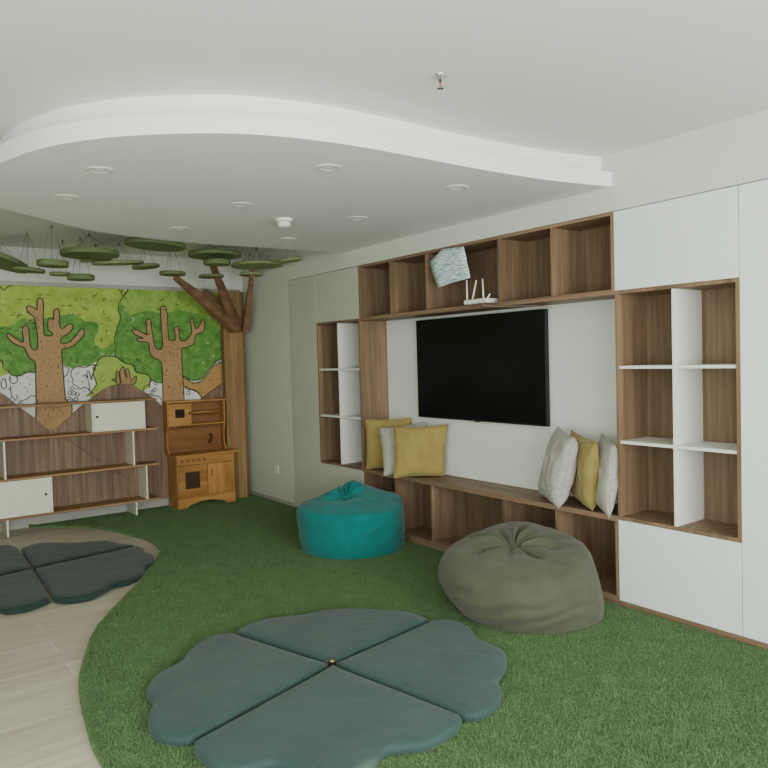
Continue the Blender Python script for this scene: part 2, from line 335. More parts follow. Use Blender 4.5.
for y in (RY+.4, -.75, .4, 1.54): abox(bm, WX-.07, WX-.02, y, y+.06, .3, 2.5)
abox(bm, WX-.07, WX-.02, RY+.4, 1.6, .3, .36); abox(bm, WX-.07, WX-.02, RY+.4, 1.6, 2.44, 2.5)
struct('window_2', bm, M['white_board'])
struct('baseboard_back', abox(bm_new(), WX, -.36, BY-.015, BY, 0, .1), M['base_grey'])
struct('baseboard_right', abox(bm_new(), -.014, 0, 6.62, BY, 0, .055), M['base_grey'])
struct('trim_1', abox(bm_new(), .004, .30, 1.13, 6.06, 0, .044), M['walnut_y'])

# lowered ceiling: a free-form slab with a set-back core
front = [(.0, 2.635), (-.46, 2.72), (-.976, 2.752), (-1.576, 2.748), (-1.9, 2.765), (-2.22, 2.835), (-2.46, 2.96), (-2.68, 3.135), (-2.82, 3.293), (-2.948, 3.504), (-3.05, 3.80),
         (-3.09, 4.1), (-3.07, 4.45), (-3.01, 4.72), (-2.913, 4.916), (-2.623, 5.168), (-2.287, 5.42), (-1.946, 5.549), (-1.58, 5.625), (-1.211, 5.640), (-.763, 5.605), (-.329, 5.58), (.0, 5.555)]
outl = smooth_closed([Vector((a, b, 0)) for a, b in front], 14, closed=False)
outl = [(p.x, p.y) for p in outl]
def inset(pts, d):
    out = []; n = len(pts)
    for i in range(n):
        a = Vector(pts[max(i-1, 0)]); b = Vector(pts[min(i+1, n-1)]); t = (b-a).normalized()
        nn = Vector((t.y, -t.x))            # clockwise outline: inside is on this side
        out.append((pts[i][0]+nn.x*d, pts[i][1]+nn.y*d))
    out[0] = (0, out[0][1]); out[-1] = (0, out[-1][1])
    return out
ins = inset(outl, .075)
if ins[len(ins)//2][0] < outl[len(outl)//2][0]: ins = inset(outl, -.075)
LZ = 2.535
bm = bm_new(); extrude_poly(bm, outl, 'z', LZ, 2.622)
extrude_poly(bm, ins, 'z', 2.6225, CZ)
struct('ceiling', bm, M['lowceil'])

# ------------------------------------------------------------------ turf
curve = [(-2.36, BY-.016), (-2.339, 7.606), (-2.10, 7.40), (-1.922, 7.162), (-1.79, 6.88), (-1.716, 6.604), (-1.66, 6.3), (-1.666, 6.001), (-1.71, 5.8), (-1.8, 5.637), (-1.95, 5.38), (-2.098, 5.123), (-2.28, 4.85), (-2.455, 4.59), (-2.60, 4.35), (-2.708, 4.102), (-2.856, 3.678), (-2.934, 3.248), (-2.969, 2.882), (-2.93, 2.4), (-2.8, 1.9), (-2.6, 1.0), (-2.5, 0), (-2.5, RY+.01)]
cv = [(p.x, p.y) for p in smooth_closed([Vector((a, b, 0)) for a, b in curve], 4, closed=False)]
poly = cv+[(-.002, RY+.01), (-.002, 6.6), (-.016, 6.62), (-.016, BY-.016)]
TZ = .014
turf = build('grass_carpet', extrude_poly(bm_new(), poly, 'z', 0.001, TZ), M['turf'])
tag(turf, 'green artificial grass carpet with curved left edge covering the floor', 'carpet')
rng = np.random.default_rng(3)
P = np.array(poly)
def inside(x, y):
    c = np.zeros(len(x), bool); n = len(P); j = n-1
    for i in range(n):
        xi, yi = P[i]; xj, yj = P[j]
        m = ((yi > y) != (yj > y)); c ^= m & (x < (xj-xi)*(y-yi)/((yj-yi) if yj != yi else 1e-9)+xi); j = i
    return c
N = 620000
x = rng.uniform(-3, 0, N); y = .75+(7.6-.75)*rng.power(.75, N)
k = inside(x, y); x = x[k]; y = y[k]
# a denser fringe along the cut edge
cva = np.array([p for p in cv if p[1] > 1.2]); seg = rng.integers(0, len(cva)-1, 26000); t = rng.random(26000)
ex = cva[seg, 0]*(1-t)+cva[seg+1, 0]*t+rng.uniform(.0, .02, 26000); ey = cva[seg, 1]*(1-t)+cva[seg+1, 1]*t
x = np.concatenate([x, ex]); y = np.concatenate([y, ey]); n = len(x)
h = rng.uniform(.006, .017, n); th = rng.uniform(0, 2*np.pi, n); w = rng.uniform(.0016, .0032, n)
la = rng.uniform(0, 2*np.pi, n); ln = rng.uniform(0, .01, n)
V = np.empty((n, 3, 3), np.float32)
V[:, 0] = np.stack([x-w*np.cos(th), y-w*np.sin(th), np.full(n, TZ-.001)], 1)
V[:, 1] = np.stack([x+w*np.cos(th), y+w*np.sin(th), np.full(n, TZ-.001)], 1)
V[:, 2] = np.stack([np.minimum(x+ln*np.cos(la), -.001), y+ln*np.sin(la), TZ+h], 1)
me = bpy.data.meshes.new('pile'); me.vertices.add(n*3); me.vertices.foreach_set('co', V.ravel())
me.loops.add(n*3); me.loops.foreach_set('vertex_index', np.arange(n*3, dtype=np.int32))
me.polygons.add(n); me.polygons.foreach_set('loop_start', np.arange(0, n*3, 3, dtype=np.int32))
me.polygons.foreach_set('loop_total', np.full(n, 3, np.int32)); me.update(calc_edges=True)
me.materials.append(M['blade'])
pile = bpy.data.objects.new('pile', me); COL.objects.link(pile); pile.parent = turf; pile['kind'] = 'stuff'

# ------------------------------------------------------------------ built-in cabinets (front plane x = 0)
Y1, Y2, Y3, Y4, Y5 = 1.88, 2.63, 5.32, 6.064, 6.615
ZM, ZL, ZD, DP = 1.915, .541, .046, .30
g = .0022
def cupboard(name, label, y0, y1, z0, z1, dm='white_lam'):
    t = thing(name, label, 'cabinet', (0.15, (y0+y1)/2, z0))
    bm = bm_new()
    abox(bm, .022, DP, y0+.001, y0+.018, z0+.001, z1-.001); abox(bm, .022, DP, y1-.018, y1-.001, z0+.001, z1-.001)
    abox(bm, .022, DP, y0+.018, y1-.018, z0+.001, z0+.018); abox(bm, .022, DP, y0+.018, y1-.018, z1-.018, z1-.001)
    abox(bm, DP-.01, DP, y0+.018, y1-.018, z0+.018, z1-.018)
    build('carcass', bm, M['walnut'], t)
    box('door', t, M[dm], 0, .019, y0+g, y1-g, z0+g, z1-g, .001)
    return t
def open_shelves(name, label, y0, y1, z0, z1, ys, zs):
    t = thing(name, label, 'shelf', (0.15, (y0+y1)/2, z0)); T = .02
    bm = bm_new()
    abox(bm, 0, DP-.012, y0, y0+T, z0, z1); abox(bm, 0, DP-.012, y1-T, y1, z0, z1)
    abox(bm, 0, DP-.012, y0+T, y1-T, z0, z0+T); abox(bm, 0, DP-.012, y0+T, y1-T, z1-T, z1)
    build('frame', bm, M['walnut'], t, bevel=.0012)
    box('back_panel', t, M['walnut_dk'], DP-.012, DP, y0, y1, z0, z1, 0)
    ym = (y0+y1)/2
    box('divider', t, M['white_board'], .006, DP-.012, ym-.009, ym+.009, z0+T, z1-T)
    for z in zs:
        for a, b in ((y0+T, ym-.009), (ym+.009, y1-T)):
            box('shelf', t, M['white_board'], .008, DP-.012, a, b, z-.009, z+.009)
    return t
cupboard('wall_cabinet', 'white handleless upper cabinet door above the near white-shelved bookcase', Y1, Y2, ZM, TOP)
open_shelves('bookcase', 'near walnut bookcase with white cross shelves, right of the television', Y1, Y2, ZL, ZM, None, (1.459, 1.010))
cupboard('base_cabinet', 'white handleless base cabinet near the grass, below the near bookcase', Y1, Y2, ZD, ZL)
cupboard('tall_cabinet', 'full-height white cabinet door at the right edge of the photo', 1.13, Y1, ZD, TOP)
cupboard('wall_cabinet', 'pale upper cabinet door above the far bookcase by the television', Y3, Y4, ZM, TOP, 'shaded_lam')
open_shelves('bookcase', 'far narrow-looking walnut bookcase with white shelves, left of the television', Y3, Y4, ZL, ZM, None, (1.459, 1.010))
cupboard('base_cabinet', 'pale base cabinet behind the teal bean bag, under the far bookcase', Y3, Y4, ZD, ZL, 'shaded_lam')
cupboard('tall_cabinet', 'full-height pale cabinet door beside the bare far wall with the socket', Y4, Y5, ZD-.04, TOP, 'shaded_lam')

# upper row of open boxes above the television
t = thing('overhead_shelf', 'long walnut overhead shelf of five open boxes above the television', 'shelf', (.15, 3.975, 1.89))
T = .022; U0 = 1.895
box('side_panel', t, M['walnut'], 0, DP-.012, Y2, Y2+T, U0, TOP); box('side_panel', t, M['walnut'], 0, DP-.012, Y3-T, Y3, U0, TOP)
box('bottom_board', t, M['walnut_y'], 0, DP-.012, Y2+T, Y3-T, U0, U0+.032)
box('top_board', t, M['walnut_y'], 0, DP-.012, Y2+T, Y3-T, TOP-.02, TOP)
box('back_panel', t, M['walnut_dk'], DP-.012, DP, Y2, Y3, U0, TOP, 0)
DV = (4.85, 4.375, 3.58, 3.105)
for y in DV: box('divider', t, M['walnut'], .004, DP-.012, y-.011, y+.011, U0+.032, TOP-.02)

# niche lining + bench
t = thing('bench', 'low walnut storage bench with open cubbies under the television', 'bench', (.15, 3.975, .045))
box('seat', t, M['walnut_y'], -.004, DP+.002, Y2+.001, Y3-.001, .525, .56, .002)
box('base_board', t, M['walnut_y'], .0, DP-.012, Y2+.001, Y3-.001, .045, .07)
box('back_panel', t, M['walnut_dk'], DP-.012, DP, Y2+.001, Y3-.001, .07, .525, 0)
for y in (Y2+.012,)+DV+(Y3-.012,): box('divider', t, M['walnut'], .002, DP-.012, y-.011, y+.011, .07, .525)
lp = build('side_panel', abox(bm_new(), 0.001, DP, Y3-.006, Y3-.0005, .561, U0-.001), M['walnut'])
tag(lp, 'walnut side panel lining the niche left of the television', 'panel')

# television
t = thing('television', 'large black flat-screen television mounted on the white niche wall', 'television', (.27, 4.1, 1.45))
box('screen_housing', t, M['black'], .252, .287, 3.385, 4.825, 1.036, 1.870, .004)
box('screen', t, M['tv'], .249, .2535, 3.393, 4.817, 1.048, 1.862, .0005)
box('wall_bracket', t, M['black'], .287, .3025, 3.8, 4.4, 1.25, 1.65)
box('sensor', t, M['black'], .250, .26, 4.07, 4.12, 1.030, 1.0405, .002)

# router
t = thing('wifi_router', 'white wireless router with upright antennas on the overhead shelf edge', 'router', (.02, 3.77, U0+.033))
zb = U0+.033
bm = bm_new(); abox(bm, -.045, .075, 3.66, 3.90, zb+.001, zb+.034)
build('body', bm, M['plastic'], t, bevel=.008)
for (ya, yb, xa, xb, L) in ((3.885, 3.875, -.02, -.03, .15), (3.835, 3.785, -.02, -.02, .14), (3.715, 3.722, -.02, -.02, .145), (3.675, 3.64, -.03, -.03, .03)):
    bm = bm_new(); cyl(bm, (xa, ya, zb+.02), (xb, yb, zb+.03+L), .0075, .005, 10)
    build('antenna', bm, M['plastic'], t, smooth=True)
bm = bm_new(); tube(bm, [(-.045, 3.74, zb+.008), (-.05, 3.68, zb-.018), (-.03, 3.60, zb-.034), (-.01, 3.50, zb-.040), (.02, 3.42, zb-.042), (.10, 3.36, zb-.042), (.3, 3.36, zb-.05)], .0022)
build('cable', bm, M['greycable'], t, smooth=True)
# plastic sheet
bm = bm_new()
pts = [(4.272, 2.284), (4.151, 2.372), (3.917, 2.360), (3.880, 2.24), (3.850, 2.123), (4.05, 2.105), (4.208, 2.085), (4.24, 2.2)]
def px(y, z): return -.012-.03*math.sin((z-2.08)*9)*((y-3.85)/.4)-.008*(2.37-z)/.3
NU = 14
grid = {}
cor = ((4.272, 2.284), (4.208, 2.085), (3.850, 2.123), (3.917, 2.360))
outline = smooth_closed([Vector((a, b, 0)) for a, b in pts], 1)
vs = [bm.verts.new((px(p.x, p.y), p.x, p.y)) for p in outline]
cvt = bm.verts.new((-.035, 4.06, 2.23))
for i in range(len(vs)): bm.faces.new((cvt, vs[i], vs[(i+1) % len(vs)]))
bmesh.ops.subdivide_edges(bm, edges=bm.edges[:], cuts=3, use_grid_fill=True)
for v in bm.verts: v.co.x += .008*noise.noise(Vector((v.co.y*14, v.co.z*14, 0)))
o = build('printed_sheet', bm, M['sheet'], origin=(-.02, 4.06, 2.23), smooth=True)
sm = o.modifiers.new('Solidify', 'SOLIDIFY'); sm.thickness = .0015
tag(o, 'crooked pale blue and white printed plastic sheet hanging on the overhead shelf', 'sheet')

# socket
t = thing('wall_socket', 'small white wall socket low on the bare wall near the far corner', 'socket', (0, 6.983, .376))
box('plate', t, M['plastic'], -.009, 0, 6.94, 7.026, .333, .419, .003)
for y in (6.971, 6.995):
    bm = bm_new(); cyl(bm, (-.0098, y, .376), (-.0085, y, .376), .004, seg=12); build('pin_hole', bm, M['black'], t)

# ------------------------------------------------------------------ ceiling fittings
LAB = ['downlight nearest the rounded left end of the lowered ceiling, first on the front left', 'round white downlight at the front middle of the lowered ceiling',
       'round white downlight at the left rim of the lowered ceiling, behind the front left one', 'round white downlight in the centre of the lowered ceiling',
       'round white downlight at the front right of the lowered ceiling, above the overhead shelf', 'round white downlight close to the far rim, above the hanging green discs',
       'round white downlight at middle right, just right of the smoke detector', 'round white downlight farthest right-back, behind the smoke detector']
for (x, y), lab in zip([(-2.636, 3.753), (-1.678, 3.132), (-2.642, 4.442), (-1.687, 4.138), (-.801, 3.119), (-1.723, 5.08), (-.8, 4.141), (-.812, 5.121)], LAB):
    t = thing('downlight', lab, 'light', (x, y, LZ), 'recessed downlights in the lowered ceiling')
    bm = bm_new(); lathe(bm, (x, y, LZ), [(.038, .0), (.040, -.002), (.047, -.005), (.062, -.004), (.068, -.001), (.068, 0)], 32)
    build('rim', bm, M['plastic'], t, smooth=True)
    bm = bm_new(); lathe(bm, (x, y, LZ-.001), [(0, -.004), (.014, -.0035), (.022, -.001), (.039, -.0005)], 24)
    build('lamp', bm, M['lampglass'], t, smooth=True)
t = thing('smoke_detector', 'round white smoke detector on the underside of the lowered ceiling', 'detector', (-1.233, 4.416, LZ))
bm = bm_new(); lathe(bm, (-1.233, 4.416, LZ), [(.06, 0), (.06, -.014), (.052, -.020), (.0, -.020)], 32); build('base', bm, M['plastic'], t, smooth=False)
bm = bm_new(); lathe(bm, (-1.233, 4.416, LZ-.021), [(.040, 0), (.046, -.008), (.044, -.026), (.03, -.036), (0, -.038)], 32); build('sensor_head', bm, M['plastic'], t, smooth=True)
t = thing('sprinkler_head', 'small sprinkler head with red bulb on the plain ceiling', 'sprinkler', (-1.656, 2.279, CZ))
bm = bm_new(); lathe(bm, (-1.656, 2.279, CZ), [(.026, 0), (.026, -.004), (.012, -.010), (.009, -.03), (0, -.03)], 24); build('escutcheon', bm, M['metal'], t, smooth=True)
bm = bm_new()
for s in (-1, 1): tube(bm, [(-1.656+s*.009, 2.279, CZ-.028), (-1.656+s*.013, 2.279, CZ-.04), (-1.656, 2.279, CZ-.055)], .002)
lathe(bm, (-1.656, 2.279, CZ-.056), [(0, .002), (.014, .001), (.014, -.001), (0, -.002)], 16); build('frame', bm, M['metal'], t)
bm = bm_new(); cyl(bm, (-1.656, 2.279, CZ-.052), (-1.656, 2.279, CZ-.03), .003); build('bulb', bm, plain('red_glass', srgb(170, 30, 30), .2), t, smooth=True)

# ------------------------------------------------------------------ mural, panelling, tree column
D = json.loads(MURAL)
PY = 7.674
bm = bm_new(); layer = [0]
mats = [M[k] for k in ('m_white', 'm_lime', 'm_lime2', 'm_green', 'm_tan', 'm_gold', 'm_line', 'm_olive', 'base_grey')]
def fill(pts, mi):
    layer[0] += 1; y = PY-.0009*layer[0]
    vs = [bm.verts.new((p[0], y, p[1])) for p in pts]
    for tr in tessellate_polygon([[Vector((p[0], p[1], 0)) for p in pts]]):
        try: f = bm.faces.new([vs[i] for i in tr]); f.material_index = mi
        except ValueError: pass
def stroke(pts, w=.011, closed=False, sm=True, mi=6):
    layer[0] += .05; y = PY-.0009*layer[0]
    p = [Vector((a, b, 0)) for a, b in pts]
    if sm: p = smooth_closed(p, 3, closed)
    if closed: p = p+[p[0]]
    L = []; n = len(p)
    for i in range(n):
        a = p[max(i-1, 0)]; b = p[min(i+1, n-1)]
        if closed and i in (0, n-1): a, b = p[-2], p[1]
        d = (b-a); d = d.normalized() if d.length > 1e-9 else Vector((1, 0, 0)); nn = Vector((-d.y, d.x, 0))*w/2
        L.append((bm.verts.new((p[i].x+nn.x, y, p[i].y+nn.y)), bm.verts.new((p[i].x-nn.x, y, p[i].y-nn.y))))
    for (a, b), (c, d) in zip(L, L[1:]):
        f = bm.faces.new((a, b, d, c)); f.material_index = mi
MT = 2.352; ML = -4.6; MR = -.045
abox(bm, ML, MR, 7.6755, BY, .9, 2.40)
fill([(ML, .9), (MR, .9), (MR, MT), (ML, MT)], 0)
fill([(ML, 1.95), (-4.1, 1.82), (-3.6, 1.9), (-3.2, 1.72), (-2.7, 1.75), (-1.9, 1.7), (-1.42, 1.72), (-1.35, 1.9), (-1.3, 2.2), (-1.35, MT), (-3.9, MT), (ML, MT)], 1)
fill(D['S']['f2up'], 2); fill(D['S']['f2'], 3); fill(D['S']['f1'], 3)
# foliage continuing past the left of the photo, with one more trunk
fl = [(-2.62, 1.95), (-2.9, 2.02), (-3.2, 1.95), (-3.5, 2.0), (-3.9, 1.9), (-4.3, 1.98), (-4.6, 1.9), (-4.6, 1.5), (-4.2, 1.42), (-3.8, 1.5), (-3.4, 1.4), (-3.0, 1.5), (-2.75, 1.46)]
fill(fl, 3); stroke(fl, closed=True)
stroke([(a, b) for a, b in D['S']['f1'][30:]], sm=True)
stroke(D['S']['f2'][6:23], sm=True)
fill(D['S']['bush'], 7); stroke(D['S']['bush'][:14])
fill(D['S']['hill'], 5); stroke(D['S']['hill'], closed=True)
fill(D['S']['peach'], 7)
for kk, l in D['L'].items(): stroke(l, .009)
rr = random.Random(5)
for _ in range(260):                                 # little leaf marks in the foliage
    x_ = rr.uniform(-2.6, -.35); z_ = rr.uniform(1.55, 2.3); a = rr.uniform(0, 6.28); l = rr.uniform(.012, .03)
    c_ = rr.choice([6, 3, 3, 2, 1, 0 if rr.random() < .3 else 3])
    stroke([(x_, z_), (x_+l*math.cos(a), z_+l*math.sin(a)), (x_+l*1.6*math.cos(a+.7), z_+l*1.6*math.sin(a+.7))], .006, mi=c_)
for _ in range(60):
    x_ = rr.uniform(-2.6, -1.4); z_ = rr.uniform(1.2, 1.55)
    a = rr.uniform(0, 6.28)
    stroke([(x_, z_), (x_+.015*math.cos(a), z_+.015*math.sin(a)), (x_+.025*math.cos(a+.8), z_+.025*math.sin(a+.8))], .005)
for cx, cz in D['circ']:
    stroke([(cx+.018*math.cos(k*math.pi/4), cz+.018*math.sin(k*math.pi/4)) for k in range(8)], .007, True)
fill(D['S']['hand'], 4); stroke(D['S']['hand'], .009, True)
for kk in ('t1', 't2'): fill(D['S'][kk], 4); stroke(D['S'][kk], .010, True)
for kk, tips in (('t1', ((-2.40, 2.05), (-2.32, 2.20), (-2.14, 2.25), (-1.94, 2.15), (-1.86, 2.06), (-2.5, 1.92), (-2.27, 1.97))), ('t2', ((-1.32, 1.90), (-1.13, 1.98), (-.98, 2.13), (-.84, 1.91), (-.67, 2.0), (-.55, 2.0)))):
    for tx, tz in tips:                               # twiggy ticks round the branch tips
        stroke([(tx-.05, tz+.01), (tx-.01, tz+.018)], .006, sm=False); stroke([(tx+.02, tz+.02), (tx+.06, tz+.012)], .006, sm=False)
mural = build('mural', bm, mats, origin=(-2.3, 7.67, 1.6))
tag(mural, 'painted forest mural with tan tree trunks and green foliage on the far wall', 'mural')
ledge = build('top_rail', abox(bm_new(), ML, MR, 7.655, BY, 2.352, 2.392), M['base_grey'], mural)

wv = [tuple(p) for p in D['wood']]
wv = [(-4.6, 1.2), (-4.3, 1.35), (-4.0, 1.1), (-3.6, .95), (-3.3, 1.15), (-2.95, 1.33), (-2.75, 1.36)]+wv+[(-.06, 1.40)]
wvs = [(p.x, p.y) for p in smooth_closed([Vector((a, b, 0)) for a, b in wv], 5, False)]
# sharpen the low V points by keeping the traced vertices
pan = wvs+[(-.06, .1), (-4.6, .1)]
o = build('wall_panelling', extrude_poly(bm_new(), pan, 'y', 7.632, 7.654), M['panel'], origin=(-2.3, 7.64, .1))
tag(o, 'grey-brown wood wall panelling with a wavy top edge, below the mural', 'panelling')

t = thing('tree_column', 'wooden tree-shaped column with angled plank branches in the far corner', 'tree', (-.19, 7.5, 0))
bm = bm_new(); extrude_poly(bm, [(-.315, 7.63), (-.315, 7.55), (-.225, 7.47), (-.13, 7.47), (-.062, 7.54), (-.062, 7.63)], 'z', .014, 2.35)
build('trunk', bm, M['trunk'], t, bevel=.002)
def beam(p0, p1, w0, w1, d0, d1, up=(0, 0, 1)):
    p0, p1 = Vector(p0), Vector(p1); d = (p1-p0).normalized(); s = d.cross(Vector(up)).normalized(); u = s.cross(d)
    bm = bm_new(); R = []
    for p, w, dd in ((p0, w0, d0), (p1, w1, d1)):
        R.append([bm.verts.new(p+s*a*dd/2+u*b*w/2) for a, b in ((-1, -1), (1, -1), (1, 1), (-1, 1))])
    for k in range(4): bm.faces.new((R[0][k], R[0][(k+1) % 4], R[1][(k+1) % 4], R[1][k]))
    bm.faces.new(R[0][::-1]); bm.faces.new(R[1]); return bm
build('branch', beam((-.22, 7.44, 1.96), (-1.06, 7.0, 2.42), .17, .05, .10, .03), M['branch'], t, bevel=.003)
build('branch', beam((-.20, 7.43, 1.93), (-.745, 6.9, 2.66), .13, .045, .09, .04), M['branch'], t, bevel=.003)
build('branch', beam((-.10, 7.44, 1.90), (-.20, 7.0, 2.56), .075, .035, .08, .04), M['branch'], t, bevel=.003)
build('branch', beam((-.24, 7.54, 2.06), (-.56, 7.5, 2.33), .20, .10, .06, .04), M['branch'], t, bevel=.003)

# ------------------------------------------------------------------ hanging discs
DISC = [
 ((-2.604, 7.25, 2.535), .28, (-9, 17, 0), 'disc', (-2.57, 7.32), 'large green disc tilted steeply at the left edge, hung from the ceiling'),
 ((-2.409, 6.86, 2.405), .128, (0, 5, 0), 'disc', (-2.411, 6.863), 'small green disc beside the steeply tilted large disc, hung on long cords'),
 ((-2.315, 6.39, 2.408), .122, (0, 2, 0), 'disc', (-2.312, 6.392), 'small thick-rimmed green disc, third from the left among the hanging discs'),
 ((-2.083, 7.2, 2.423), .092, (0, 0, 0), 'disc_pale', (-2.07, 7.10), 'smallest green disc, partly hidden behind the lowest left hanging disc'),
 ((-1.947, 6.66, 2.551), .245, (0, 0, 0), 'disc', (-1.948, 6.661), 'large green disc hanging above the gap between the two painted trees, left cluster'),
 ((-1.974, 6.9, 2.364), .118, (0, 0, 0), 'disc', (-1.97, 6.88), 'small green disc hanging lowest in the left cluster, right above the mural rail'),
 ((-1.754, 7.2, 2.573), .140, (6, -4, 0), 'disc_pale', (-1.75, 7.2), 'small pale disc hanging just behind the right end of the left large disc'),
 ((-1.596, 7.04, 2.534), .235, (5, -2, 0), 'disc_pale', (-1.579, 7.038), 'large thin pale green disc seen edge-on, between two bigger dark discs'),
 ((-1.553, 6.1, 2.578), .250, (0, 4, 0), 'disc', (-1.55, 6.1), 'large green disc nearest the lowered ceiling rim, in the middle of the cluster'),
 ((-1.342, 7.0, 2.509), .130, (0, -6, 0), 'disc', (-1.34, 7.0), 'small green disc tilted up to the right, under the middle large disc'),
 ((-1.099, 6.95, 2.448), .125, (0, 1, 0), 'disc', (-1.10, 6.95), 'small green disc at the tip of the long left tree branch'),
 ((-.842, 6.5, 2.59), .250, (0, 0, 0), 'disc', (-.84, 6.5), 'large green disc above the middle branch of the tree column'),
 ((-.868, 6.4, 2.501), .125, (0, 0, 0), 'disc', (-.868, 6.4), 'small thick green disc right under the large disc at the middle branch'),
 ((-.671, 7.0, 2.445), .127, (0, -1, 0), 'disc', (-.67, 7.0), 'small green disc hanging lowest in front of the middle tree branch'),
 ((-.30, 6.7, 2.543), .262, (0, -1, 0), 'disc_pale', (-.30, 6.7), 'large pale green disc hanging beside the right-hand wall, above the right branch'),
 ((-.175, 7.1, 2.499), .125, (0, 0, 0), 'disc_pale', (-.18, 7.1), 'small thin disc half behind the right branch tip, under the rightmost large disc'),
 ((-.17, 6.25, 2.545), .118, (0, -7, 0), 'disc_pale', (-.17, 6.25), 'rightmost small thin disc, hanging beside the top of the tall pale cabinet'),
]
for c, r, tl, mk, an, lab in DISC:
    t = thing('hanging_disc', lab, 'disc', c, 'green discs hung from the ceiling')
    R3 = Matrix.Rotation(math.radians(tl[1]), 3, 'Y') @ Matrix.Rotation(math.radians(tl[0]), 3, 'X')
    R3 = Matrix.Rotation(math.radians(-25), 3, 'Z') @ R3 @ Matrix.Rotation(math.radians(25), 3, 'Z')
    hh = {2: .048, 5: .046, 12: .046, 4: .044, 8: .040, 11: .040, 1: .030, 10: .034, 0: .04}.get(DISC.index((c, r, tl, mk, an, lab)), .026)
    bm = bm_new(); lathe(bm, c, [(0, -hh/2), (r-.004, -hh/2), (r, -hh/2+.004), (r, hh/2-.004), (r-.004, hh/2), (0, hh/2)], 56, R3)
    d = build('board', bm, M[mk], t, smooth=True)
    for f in d.data.polygons: f.use_smooth = abs(f.normal.z) < .8
    bm = bm_new(); top = Vector((an[0], an[1], CZ))
    n = 4 if r > .2 else 3
    for k in range(n):
        a = 2*math.pi*k/n+.6+r*7
        p = Vector(c)+R3 @ Vector((math.cos(a)*r*.72, math.sin(a)*r*.72, hh/2-.002))
        q = top+Vector((math.cos(a)*.012, math.sin(a)*.012, -.012))
        if p.y < 5.7 and p.z > LZ-.02: continue
        tube(bm, [p, q], .0016, 5)
    cyl(bm, top, top-Vector((0, 0, .03)), .007, .004, 8)
    build('cord', bm, M['string'], t)

# ------------------------------------------------------------------ white shelving unit
F0, F1 = 7.36, 7.628
SZ = (1.206, .90, .533, .172)
XPX = (0, 4.5, 8, 46, 52.6, 92, 97, 134, 137, 145.6, 147, 159.5)
XPV = (-2.62, -2.592, -2.592, -2.257, -2.197, -1.81, -1.764, -1.417, -1.411, -1.286, -1.296, -1.168)
def XP(p): return float(np.interp(p, XPX, XPV))
t = thing('shelving_unit', 'low open shelving unit with oak boards and white doors against the mural wall', 'shelf', (-2.4, 7.5, 0))
for z in SZ: box('shelf_board', t, M['oak_edge'], -3.60, XP(159.5), F0, F1, z-.018, z, .002)
def up(xc, za, zb, w=.016): box('upright', t, M['cream'], xc-w/2, xc+w/2, F0+.004, F1, za, zb)
def cab(x0, x1, z0, z1, kx, lab):
    box('side_board', t, M['cream'], x0, x0+.016, F0+.004, F1, z0, z1); box('side_board', t, M['cream'], x1-.016, x1, F0+.004, F1, z0, z1)
    d = box('door', t, M['cream'], x0+.018, x1-.018, F0-.004, F0+.012, z0+.004, z1-.004, .0015)
    bm = bm_new(); cyl(bm, (kx, F0-.0075, z0+(z1-z0)*(.53)), (kx, F0+.0, z0+(z1-z0)*.53), .013, seg=20)
    k = build('knob', bm, M['black'], d); return d
cab(XP(92), XP(146), SZ[1], SZ[0]-.018, XP(97), '')
cab(-3.10, XP(52.6), SZ[3], SZ[2]-.018, XP(46), '')
for p in (4.5, 134): up(XP(p), SZ[2], SZ[1]-.018)
up(-3.2, SZ[2], SZ[1]-.018)
up(XP(147), SZ[3], SZ[2]-.018); up(-3.3, SZ[1], SZ[0]-.018)
for p in (8, 137): box('leg', t, M['cream'], XP(p)-.008, XP(p)+.008, F0+.004, F1, .0 if p < 50 else .014, SZ[3]-.018)
box('leg', t, M['cream'], -3.45, -3.434, F0+.004, F1, .0, SZ[3]-.018)
bm = bm_new(); tube(bm, [(-2.12, 7.622, .93), (-1.18, 7.622, .19)], .0022); build('brace', bm, M['string'], t)

# ------------------------------------------------------------------ play kitchen
t = thing('play_kitchen', 'honey pine toy play kitchen with oven and hutch beside the tree column', 'toy kitchen', (-.66, 7.48, 0))
z0 = .014; KX0, KX1, KY0, KY1 = -.985, -.335, 7.35, 7.625
box('side_panel', t, M['pine_z'], KX0, KX0+.018, KY0+.004, KY1, z0, .565)
box('side_panel', t, M['pine_z'], KX1-.018, KX1, KY0+.004, KY1, z0, .565)
box('back_board', t, M['pine_dk'], KX0+.018, KX1-.018, KY1-.008, KY1, .1, .565, 0)
box('floor_board', t, M['pine'], KX0+.018, KX1-.018, KY0+.01, KY1-.01, .125, .14)
bm = bm_new()
arch = [(KX0+.001, z0), (KX0+.09, z0)]+[(KX0+.09+(.65-.18)*k/12, z0+.065*math.sin(math.pi*k/12)**.6) for k in range(1, 12)]+[(KX1-.09, z0), (KX1-.001, z0), (KX1-.001, .135), (KX0+.001, .135)]
build('arched_base', extrude_poly(bm, arch, 'y', KY0-.008, KY0+.004), M['pine'], t)
bm = bm_new(); extrude_poly(bm, [(KX0-.02, KY0-.03), (KX1+.055, KY0-.03), (KX1+.07, KY0-.01), (KX1+.03, KY0+.05), (KX1+.02, KY1), (KX0-.02, KY1)], 'z', .566, .588)
build('worktop', bm, M['pine'], t, bevel=.003)
cp = box('control_panel', t, M['pine'], KX0, KX1, KY0-.008, KY0+.003, .475, .565)
for k in range(5):
    bm = bm_new(); xk = KX0+.06+k*.062; cyl(bm, (xk, KY0-.020, .520), (xk, KY0-.007, .520), .017, .019, 20)
    build('control_knob', bm, M['pine_dk'], cp, smooth=False)
XM = -.648
bm = bm_new()                                         # oven door frame with a window
a, b, c, d_ = KX0+.012, XM-.003, .140, .470
abox(bm, a, a+.075, KY0-.010, KY0+.003, c, d_); abox(bm, b-.085, b, KY0-.010, KY0+.003, c, d_)
